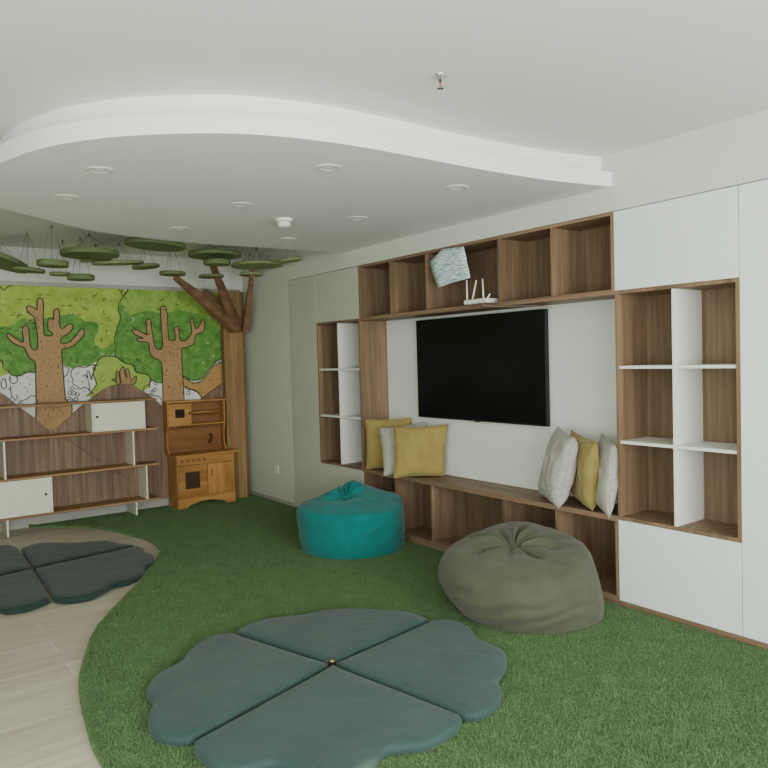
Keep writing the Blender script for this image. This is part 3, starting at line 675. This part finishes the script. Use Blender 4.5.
abox(bm, a+.075, b-.085, KY0-.010, KY0+.003, c, c+.08); abox(bm, a+.075, b-.085, KY0-.010, KY0+.003, d_-.07, d_)
od = build('oven_door', bm, M['pine'], t)
box('window', od, plain('dim_glass', srgb(70, 58, 44), .15), a+.075, b-.085, KY0-.004, KY0+.001, c+.08, d_-.07, 0)
dd = box('cupboard_door', t, M['pine_z'], XM+.003, KX1-.014, KY0-.010, KY0+.003, .140, .470)
box('handle', dd, M['pine_dk'], XM+.04, XM+.054, KY0-.022, KY0-.009, .33, .41, .004)
# hutch
HY = 7.50; HX0, HX1 = -1.015, -.352
prof = [(KY1, .588), (HY-.02, .588), (HY+.03, .66), (HY+.035, .80), (HY, .89), (HY-.0, 1.14), (KY1, 1.15)]
for xx in (HX0, HX1-.016):
    bm = bm_new(); extrude_poly(bm, prof, 'x', xx, xx+.016); build('hutch_side', bm, M['pine_z'], t)
box('hutch_back', t, M['pine_dk'], HX0+.016, HX1-.016, KY1-.01, KY1, .588, 1.145, 0)
box('hutch_top', t, M['pine'], HX0-.006, HX1+.006, HY-.012, KY1, 1.137, 1.155)
box('hutch_shelf', t, M['pine'], HX0+.016, HX1-.016, HY, KY1-.01, .882, .898)
bm = bm_new(); a, b, c, d_ = HX0+.012, -.752, .898, 1.125
abox(bm, a, a+.075, HY-.012, HY, c, d_); abox(bm, b-.07, b, HY-.012, HY, c, d_)
abox(bm, a+.075, b-.07, HY-.012, HY, c, c+.075); abox(bm, a+.075, b-.07, HY-.012, HY, d_-.06, d_)
mw = build('microwave_door', bm, M['pine'], t)
box('window', mw, plain('dark_glass', srgb(48, 42, 34), .15), a+.075, b-.07, HY-.006, HY-.002, c+.075, d_-.06, 0)
bm = bm_new(); lathe(bm, (b-.018, HY-.022, 1.02), [(0, .014), (.010, .010), (.014, 0), (.010, -.010), (0, -.014)], 16); build('knob', bm, M['brown'], mw, smooth=True)
box('microwave_side', t, M['pine_z'], -.750, -.738, HY, KY1-.01, .898, 1.137)
for z in (1.02,):
    bm = bm_new(); cyl(bm, (-.738, HY+.012, z), (HX1-.016, HY+.012, z), .008, seg=12); build('rail', bm, M['pine'], t, smooth=True)
for k in range(4):
    bm = bm_new(); xk = -.86+k*.05; tube(bm, [(xk, KY1-.01, .865), (xk, KY1-.04, .858), (xk, KY1-.045, .87)], .005); build('peg', bm, M['brown'], t)
bm = bm_new(); tube(bm, [(-.50, KY1-.03, .77), (-.485, KY1-.035, .74), (-.49, KY1-.035, .70), (-.515, KY1-.03, .665)], .014, 10)
build('tap', bm, M['brown'], t, smooth=True)

# ------------------------------------------------------------------ flower mats
def petal(name, label, group, outline, mat, zb, H=.046):
    base = [Vector((a, b, 0)) for a, b in outline]
    c = sum(base, Vector())/len(base)
    t = []
    # keep the three seam corners crisp: smooth only the scalloped arc (outline[1:])
    arc = smooth_closed(base[1:], 5, False)
    p = [base[0]]
    for k in range(1, 10): p.append(base[0].lerp(arc[0], k/10))
    p += arc
    for k in range(1, 10): p.append(arc[-1].lerp(base[0], k/10))
    area = sum(p[i].x*p[(i+1) % len(p)].y-p[(i+1) % len(p)].x*p[i].y for i in range(len(p)))
    if area < 0: p = p[::-1]
    n = len(p); nor = []
    for i in range(n):
        d = p[(i+1) % n]-p[i-1]; d.normalize(); nor.append(Vector((-d.y, d.x, 0)))     # inward
    for _ in range(3): nor = [(nor[i-1]+nor[i]*2+nor[(i+1) % n]).normalized() for i in range(n)]
    bm = bm_new(); rings = []
    for ins_, z in ((.022, 0), (.008, .004), (.002, .014), (.002, H-.018), (.007, H-.007), (.017, H-.001), (.035, H+.002)):
        rings.append([bm.verts.new(p[i]+nor[i]*ins_+Vector((0, 0, zb+z))) for i in range(n)])
    for A, B in zip(rings, rings[1:]):
        for i in range(n): bm.faces.new((A[i], A[(i+1) % n], B[(i+1) % n], B[i]))
    bm.faces.new(rings[0][::-1])
    # pillowed, gently rumpled top
    edge = [v.co.copy() for v in rings[-1]]; e2 = [Vector((q.x, q.y)) for q in edge]
    xs = [q.x for q in e2]; ys = [q.y for q in e2]; st = .028; inner = []
    E = np.array([(q.x, q.y) for q in e2])
    def dist(px_, py_): return float(np.sqrt(((E-np.array([px_, py_]))**2).sum(1).min()))
    def isin(px_, py_):
        k_ = False
        for i in range(n):
            a_, b_ = e2[i], e2[i-1]
            if (a_.y > py_) != (b_.y > py_) and px_ < (b_.x-a_.x)*(py_-a_.y)/(b_.y-a_.y)+a_.x: k_ = not k_
        return k_
    yy = min(ys)
    while yy < max(ys):
        xx = min(xs)
        while xx < max(xs):
            if isin(xx, yy) and dist(xx, yy) > .014: inner.append(Vector((xx, yy)))
            xx += st
        yy += st
    vv, ee, ff, *_ = delaunay_2d_cdt(e2+inner, [], [list(range(n))], 1, 1e-5)
    nv = []
    for i, q in enumerate(vv):
        if i < n: nv.append(rings[-1][i]); continue
        d_ = dist(q.x, q.y)
        z_ = zb+H+.002+.008*(1-math.exp(-d_/.06))+min(1, d_/.06)*(.003*noise.noise(Vector((q.x*7, q.y*7, 0)))+.0034*noise.noise(Vector((q.x*22+q.y*9, q.y*16, 3))))
        nv.append(bm.verts.new((q.x, q.y, z_)))
    for fc in ff:
        try: bm.faces.new([nv[i] for i in fc])
        except ValueError: pass
    o = build(name, bm, mat, origin=(c.x, c.y, zb), smooth=True)
    tag(o, label, 'floor cushion', group); return o
C0 = (-1.837, 2.982)
Lq = [(-1.850, 2.990), (-2.046, 3.678), (-2.117, 3.714), (-2.226, 3.686), (-2.322, 3.609), (-2.419, 3.5), (-2.538, 3.444), (-2.625, 3.353), (-2.661, 3.263), (-2.671, 3.151), (-2.717, 3.074), (-2.752, 2.961), (-2.754, 2.868), (-2.723, 2.804), (-2.676, 2.758), (-2.648, 2.748)]
Bq = [(-1.842, 2.965), (-2.650, 2.722), (-2.674, 2.641), (-2.664, 2.552), (-2.633, 2.478), (-2.575, 2.424), (-2.51, 2.404), (-2.462, 2.371), (-2.42, 2.27), (-2.34, 2.18), (-2.25, 2.140), (-2.177, 2.145), (-2.099, 2.186), (-2.023, 2.156), (-1.959, 2.123), (-1.867, 2.122), (-1.765, 2.142), (-1.712, 2.176), (-1.694, 2.21)]
Rq = [(-1.824, 2.972), (-1.683, 2.195), (-1.634, 2.157), (-1.536, 2.163), (-1.453, 2.202), (-1.388, 2.261), (-1.337, 2.338), (-1.206, 2.411), (-1.095, 2.518), (-1.071, 2.605), (-1.068, 2.738), (-1.001, 2.873), (-.983, 2.976), (-1.012, 3.054), (-1.085, 3.106)]
Tq = [(-1.832, 2.997), (-1.090, 3.122), (-1.089, 3.242), (-1.141, 3.374), (-1.2, 3.425), (-1.258, 3.505), (-1.367, 3.60), (-1.45, 3.645), (-1.494, 3.66), (-1.611, 3.675), (-1.68, 3.707), (-1.794, 3.749), (-1.923, 3.735), (-2.030, 3.690)]
GB = 'quarter cushions of the big flower mat'
petal('mat_cushion', 'dark teal scalloped quarter cushion on the grass, left quarter of the near flower mat', GB, Lq, M['mat'], TZ)
petal('mat_cushion', 'dark teal scalloped quarter cushion on the grass, nearest the camera, with a paler patch', GB, Bq, M['mat_pale_patch'], TZ)
petal('mat_cushion', 'dark teal scalloped quarter cushion on the grass, right quarter toward the olive bean bag', GB, Rq, M['mat'], TZ)
petal('mat_cushion', 'dark teal scalloped quarter cushion on the grass, far quarter of the near flower mat', GB, Tq, M['mat'], TZ)
bm = bm_new(); lathe(bm, (-1.837, 2.982, TZ), [(.012, 0), (.012, .046), (.016, .050), (.015, .056), (.008, .061), (0, .062)], 20)
o = build('mat_button', bm, M['brass'], origin=(-1.837, 2.982, TZ), smooth=True); tag(o, 'tiny brass stud at the centre of the near flower mat', 'stud')
c2 = (-2.645, 5.907)
TR = [(-2.636, 5.918), (-2.606, 6.643), (-2.498, 6.715), (-2.382, 6.684), (-2.208, 6.523), (-2.06, 6.449), (-1.967, 6.373), (-1.914, 6.224), (-1.850, 6.090), (-1.842, 6.050)]
BR = [(-2.638, 5.898), (-1.828, 6.030), (-1.811, 5.916), (-1.832, 5.796), (-1.818, 5.651), (-1.869, 5.485), (-1.924, 5.413), (-1.986, 5.352), (-2.061, 5.196), (-2.168, 5.103), (-2.28, 5.083), (-2.394, 4.992), (-2.494, 4.93), (-2.623, 4.967), (-2.683, 5.046)]
rf = lambda p: (2*c2[0]-p[0], 2*c2[1]-p[1])
BL = [(-2.655, 5.895), (-2.700, 5.056), (-2.817, 4.985), (-2.931, 4.987), (-2.997, 5.045)]+[rf(p) for p in TR[4:]]
TL = [(-2.652, 5.915)]+[rf(p) for p in BR[1:-1]]+[(-2.622, 6.70)]
GS = 'quarter cushions of the far flower mat'
petal('mat_cushion', 'deep green scalloped quarter cushion on wooden floor, far right quarter of the far mat', GS, TR, M['mat2'], .001)
petal('mat_cushion', 'deep green scalloped quarter cushion on wooden floor, near right quarter beside the grass bend', GS, BR, M['mat2'], .001)
petal('mat_cushion', 'deep green scalloped quarter cushion on wooden floor, near left quarter cut by the photo edge', GS, BL, M['mat2'], .001)
petal('mat_cushion', 'deep green scalloped quarter cushion on wooden floor, far left quarter nearest the shelving unit', GS, TL, M['mat2'], .001)

# ------------------------------------------------------------------ bean bags
def beanbag(name, label, mat, centre, axes, rot, func, seed):
    """func(th, s) -> (radius factor, z); s 0..1 bottom centre -> side -> top centre"""
    t = thing(name, label, 'bean bag', (centre[0], centre[1], TZ))
    bm = bm_new(); NT, NS = 144, 90; ring = []
    ca, sa = math.cos(rot), math.sin(rot)
    for j in range(1, NS):
        s = j/NS; row = []
        for i in range(NT):
            th = 2*math.pi*i/NT; r, z, du, dv = func(th, s)
            u = r*math.cos(th)*axes[0]+du; v = r*math.sin(th)*axes[1]+dv
            x_ = centre[0]+ca*u-sa*v; y_ = centre[1]+sa*u+ca*v
            row.append(bm.verts.new((x_, y_, TZ+max(z, 0.0))))
        ring.append(row)
    for A, B in zip(ring, ring[1:]):
        for i in range(NT): bm.faces.new((A[i], A[(i+1) % NT], B[(i+1) % NT], B[i]))
    bm.faces.new(ring[0][::-1]); bm.faces.new(ring[-1])
    build('cover', bm, mat, t, smooth=True)
    for th in (-1.75, .35, 2.45):
        pts = []
        for k in range(16):
            s_ = .27+.33*k/15; r, z, du, dv = func(th, s_); r *= 1.0005
            u = r*math.cos(th)*axes[0]+du; v = r*math.sin(th)*axes[1]+dv
            pts.append((centre[0]+ca*u-sa*v, centre[1]+sa*u+ca*v, TZ+z))
        build('seam', tube(bm_new(), pts, .0022), mat, t, smooth=True)
    return t
def ang(a, b): return (a-b+math.pi) % (2*math.pi)-math.pi
def lerp_prof(prof, s):
    for (s0, r0, z0_), (s1, r1, z1_) in zip(prof, prof[1:]):
        if s <= s1:
            t_ = (s-s0)/(s1-s0); t_ = t_
            return r0+(r1-r0)*t_, z0_+(z1_-z0_)*t_
    return prof[-1][1:]
def sprof(prof):
    P_ = [Vector(p) for p in prof]; q = smooth_closed(P_, 10, False); q = [(p.x, p.y, p.z) for p in q]
    return q
TE = sprof([(0, 0, 0), (.20, .88, 0), (.25, .955, .012), (.34, 1.0, .10), (.46, 1.005, .22), (.56, 1.0, .315), (.585, .985, .335), (.62, .93, .347), (.72, .70, .347), (.82, .42, .347), (.92, .18, .347), (1, 0, .347)])
def teal_f(th, s):
    r, z = lerp_prof(TE, s); X_, Y_ = r*math.cos(th), r*math.sin(th)
    top = max(0, min(1, (s-.50)/.11)); top = top*top*(3-2*top)
    ax, ay = .03, .38; dx, dy = X_-ax, Y_-ay; q = math.hypot(dx, dy)+1e-6
    ad = (ax*dx+ay*dy)/q; tt = -ad+math.sqrt(ad*ad+1-ax*ax-ay*ay); rho = min(1, q/tt)
    cone = .18*(1-rho)**1.05
    gx, gy = -.12, -.10; dx, dy = X_-gx, Y_-gy; rr_ = math.hypot(dx, dy); a = math.atan2(dy, dx)
    fold = 0
    for a0, dep, w in ((2.15, .055, .11), (1.65, .05, .08), (1.25, .05, .10), (.80, .04, .12), (2.75, .03, .16), (.25, .02, .18), (3.5, .016, .2), (-.6, .012, .2)):
        fold -= dep*math.exp(-(ang(a, a0)/w)**2)
        fold += dep*.5*math.exp(-((abs(ang(a, a0))-w*1.9)/w)**2)
    zz = z+top*(cone+fold*math.exp(-((rr_-.17)/.20)**2)-.06*math.exp(-(rr_/.22)**2))
    zz += top*.05*math.exp(-(ang(th, .3)/.6)**2)*r**2
    nz = noise.noise(Vector((X_*2.2, Y_*2.2, z*9)))
    side = math.exp(-((s-.42)/.13)**2)
    r2 = r*(1+.018*nz*side+.007*side*math.sin(z*55+2.5*math.sin(th*3)+3*nz)*max(0, math.sin(-th+.7)))
    r2 *= 1+.045*math.cos(3*(th-math.pi))*max(0, min(1, (s-.3)/.28))
    zz += .006*top*noise.noise(Vector((X_*7, Y_*7, 3)))
    return r2, zz, 0, 0
VT = math.atan2(.835, .55)-math.pi/2
beanbag('bean_bag', 'teal fabric bean bag on the grass beside the far pale cabinets', M['teal'], (-.44, 4.865), (.435, .405), VT, teal_f, 1)
OR = sprof([(0, 0, 0), (.20, .90, 0), (.26, 1.0, .012), (.36, 1.0, .09), (.46, .955, .20), (.55, .90, .31), (.60, .86, .37), (.65, .78, .40), (.74, .58, .412), (.84, .36, .415), (.93, .16, .412), (1, 0, .41)])
OL = sprof([(0, 0, 0), (.20, .66, 0), (.26, .76, .015), (.36, .94, .12), (.46, 1.01, .22), (.55, .97, .31), (.60, .90, .355), (.65, .80, .385), (.74, .58, .408), (.84, .36, .415), (.93, .16, .412), (1, 0, .41)])
def olive_f(th, s):
    rR, zR = lerp_prof(OR, s); rL, zL = lerp_prof(OL, s); wR = .5+.5*math.cos(th-.1)
    r, z = rL+(rR-rL)*wR, zL+(zR-zL)*wR; X_, Y_ = r*math.cos(th), r*math.sin(th)
    top = max(0, min(1, (s-.50)/.14)); top = top*top*(3-2*top)
    gx, gy = -.08, .02; dx, dy = X_-gx, Y_-gy; rr_ = math.hypot(dx, dy); a = math.atan2(dy, dx)
    fold = 0
    for a0, dep, w in ((2.60, .085, .075), (1.35, .07, .075), (.50, .05, .11), (-.1, .035, .14), (-.85, .035, .12), (-1.7, .02, .18), (3.7, .035, .15), (2.0, .02, .10)):
        fold -= dep*math.exp(-(ang(a, a0)/w)**2)
        fold += dep*.35*math.exp(-((abs(ang(a, a0))-w*2.2)/w)**2)
    zz = z+top*fold*math.exp(-((rr_-.26)/.28)**2)
    zz -= top*.04*math.exp(-(rr_/.10)**2)
    zz += top*(.060*Y_-.02)+top*.05*max(0, Y_)*math.exp(-((X_+.05)/.5)**2)
    nz = noise.noise(Vector((X_*2, Y_*2, z*8+5)))
    side = math.exp(-((s-.36)/.13)**2)
    cr = math.sin(z*70+3*math.sin(th*2.0)+4*nz); k_ = max(0, math.cos(th+1.9))
    r2 = r*(1+.022*nz*side+.020*side*cr*math.sqrt(k_))
    zz += .010*top*noise.noise(Vector((X_*5, Y_*5, 9)))
    return r2, zz, 0, 0
VO = math.atan2(.65, .76)-math.pi/2
bo = beanbag('bean_bag', 'olive green fabric bean bag on the grass in front of the bench', M['olive'], (-.51, 2.965), (.482, .43), VO, olive_f, 2)

# ------------------------------------------------------------------ cushions
def cushion(label, mat, BF, BB, TF, TB, thick, seed, group):
    BF, BB, TF, TB = map(Vector, (BF, BB, TF, TB)); c = (BF+BB+TF+TB)/4
    nrm = (BB-BF).cross(TF-BF).normalized(); N_ = 34
    t = thing('cushion', label, 'cushion', (c.x, c.y, min(BF.z, BB.z)), group)
    bm = bm_new(); G = []
    for side in (1, -1):
        g_ = []
        for i in range(N_+1):
            row = []
            for j in range(N_+1):
                u, v = i/N_, j/N_; U_, V_ = 2*u-1, 2*v-1
                pull = .03
                uu = u-U_*pull*(1-V_*V_)*abs(U_)**3; vv = v-V_*pull*(1-U_*U_)*abs(V_)**3
                p = BF.lerp(BB, uu).lerp(TF.lerp(TB, uu), vv)
                h_ = max(0, (1-abs(U_)**3.4)*(1-abs(V_)**3.4))**.52
                w = noise.noise(Vector((u*3+seed, v*3, seed*1.7)))*.25+noise.noise(Vector((u*9, v*5+seed, seed)))*.16
                crease = .18*math.exp(-((v-.45-.2*math.sin(u*3+seed))/.05)**2)*math.sin(u*3.1)
                sag = 1+.22*(.5-v)
                d = thick/2*h_*(sag+w-crease)
                row.append(p+nrm*side*d)
            g_.append(row)
        G.append(g_)
    V0 = [[bm.verts.new(p) for p in row] for row in G[0]]
    V1 = [[V0[i][j] if i in (0, N_) or j in (0, N_) else bm.verts.new(G[1][i][j]) for j in range(N_+1)] for i in range(N_+1)]
    for A in (V0, V1):
        for i in range(N_):
            for j in range(N_): bm.faces.new((A[i][j], A[i+1][j], A[i+1][j+1], A[i][j+1]))
    build('cover', bm, mat, t, smooth=True)
    rim = [G[0][i][0] for i in range(N_)]+[G[0][N_][j] for j in range(N_)]+[G[0][N_-i][N_] for i in range(N_)]+[G[0][0][N_-j] for j in range(N_+1)]
    build('piping', tube(bm_new(), rim, .003), mat, t, smooth=True)
B_ = .566
cushion('mustard cushion farthest back on the bench, leaning against the niche side panel', M['mustard'], (-.03, 5.235, B_), (.27, 4.93, B_), (.0, 5.275, 1.012), (.29, 4.97, 1.02), .10, 1.0, 'cushions at the far end of the bench')
cushion('light grey cushion squeezed between the two mustard ones at the far end', M['greyfab'], (-.13, 4.83, B_), (.22, 4.67, B_), (-.02, 5.03, .945), (.27, 4.74, 1.0), .11, 2.0, 'cushions at the far end of the bench')
cushion('front mustard cushion facing the room on the bench below the television corner', M['mustard'], (-.14, 4.68, B_), (.225, 4.47, B_), (-.04, 4.80, .975), (.245, 4.43, .995), .12, 3.3, 'cushions at the far end of the bench')
cushion('light grey cushion leaning on the mustard one, leftmost of the near trio', M['greyfab'], (-.10, 3.0, B_), (.16, 3.36, B_), (-.14, 2.83, 1.035), (.15, 3.20, 1.06), .17, 4.1, 'cushions at the near end of the bench')
cushion('mustard cushion standing between two light grey ones at the near bench end', M['mustard'], (-.02, 2.80, B_), (.24, 3.12, B_), (-.10, 2.70, 1.015), (.16, 3.10, 1.04), .13, 5.2, 'cushions at the near end of the bench')
cushion('light grey cushion pressed against the near bookcase side', M['greyfab'], (-.10, 2.62, B_), (.13, 2.87, B_), (-.085, 2.585, 1.01), (.19, 2.88, 1.03), .10, 6.4, 'cushions at the near end of the bench')

# ------------------------------------------------------------------ light
def area(name, loc, rot, sx, sy, e, col=(1, 1, 1)):
    l = bpy.data.lights.new(name, 'AREA'); l.shape = 'RECTANGLE'; l.size = sx; l.size_y = sy; l.energy = e; l.color = col
    o = bpy.data.objects.new(name, l); COL.objects.link(o); o.location = loc; o.rotation_euler = rot; return o
area('window_daylight', (-2.8, RY-.12, 1.45), (math.radians(90), 0, 0), 4.9, 2.1, 330, (.96, 1, .98))
area('side_window_daylight', (WX-.12, -.2, 1.4), (0, math.radians(-90), 0), 2.1, 3.4, 150, (.96, 1, .965))
w = bpy.data.worlds.new('World'); bpy.context.scene.world = w; w.use_nodes = True
nt = w.node_tree; bg = nt.nodes['Background']
sky = nt.nodes.new('ShaderNodeTexSky'); sky.sky_type = 'HOSEK_WILKIE'; sky.turbidity = 6; sky.ground_albedo = .5
sky.sun_direction = Vector((-.3, .6, .8)).normalized()
nt.links.new(sky.outputs['Color'], bg.inputs['Color']); bg.inputs['Strength'].default_value = .6

# ------------------------------------------------------------------ camera
yaw, pitch, roll, F = .6364, -.0354, -.0275, 716.7
f = Vector((math.sin(yaw)*math.cos(pitch), math.cos(yaw)*math.cos(pitch), math.sin(pitch)))
r = Vector((math.cos(yaw), -math.sin(yaw), 0)); u = r.cross(f)
r2 = r*math.cos(roll)+u*math.sin(roll); u2 = -r*math.sin(roll)+u*math.cos(roll)
cam = bpy.data.cameras.new('Camera'); co = bpy.data.objects.new('Camera', cam); COL.objects.link(co)
cam.sensor_width = 36; cam.lens = F/768*36; cam.clip_start = .05
mt = Matrix((r2, u2, -f)).transposed().to_4x4(); mt.translation = Vector((-3.674, 0, 1.55)); co.matrix_world = mt
bpy.context.scene.camera = co
vs_ = bpy.context.scene.view_settings
vs_.view_transform = 'AgX'; vs_.look = 'None'; vs_.exposure = .24; vs_.gamma = 1
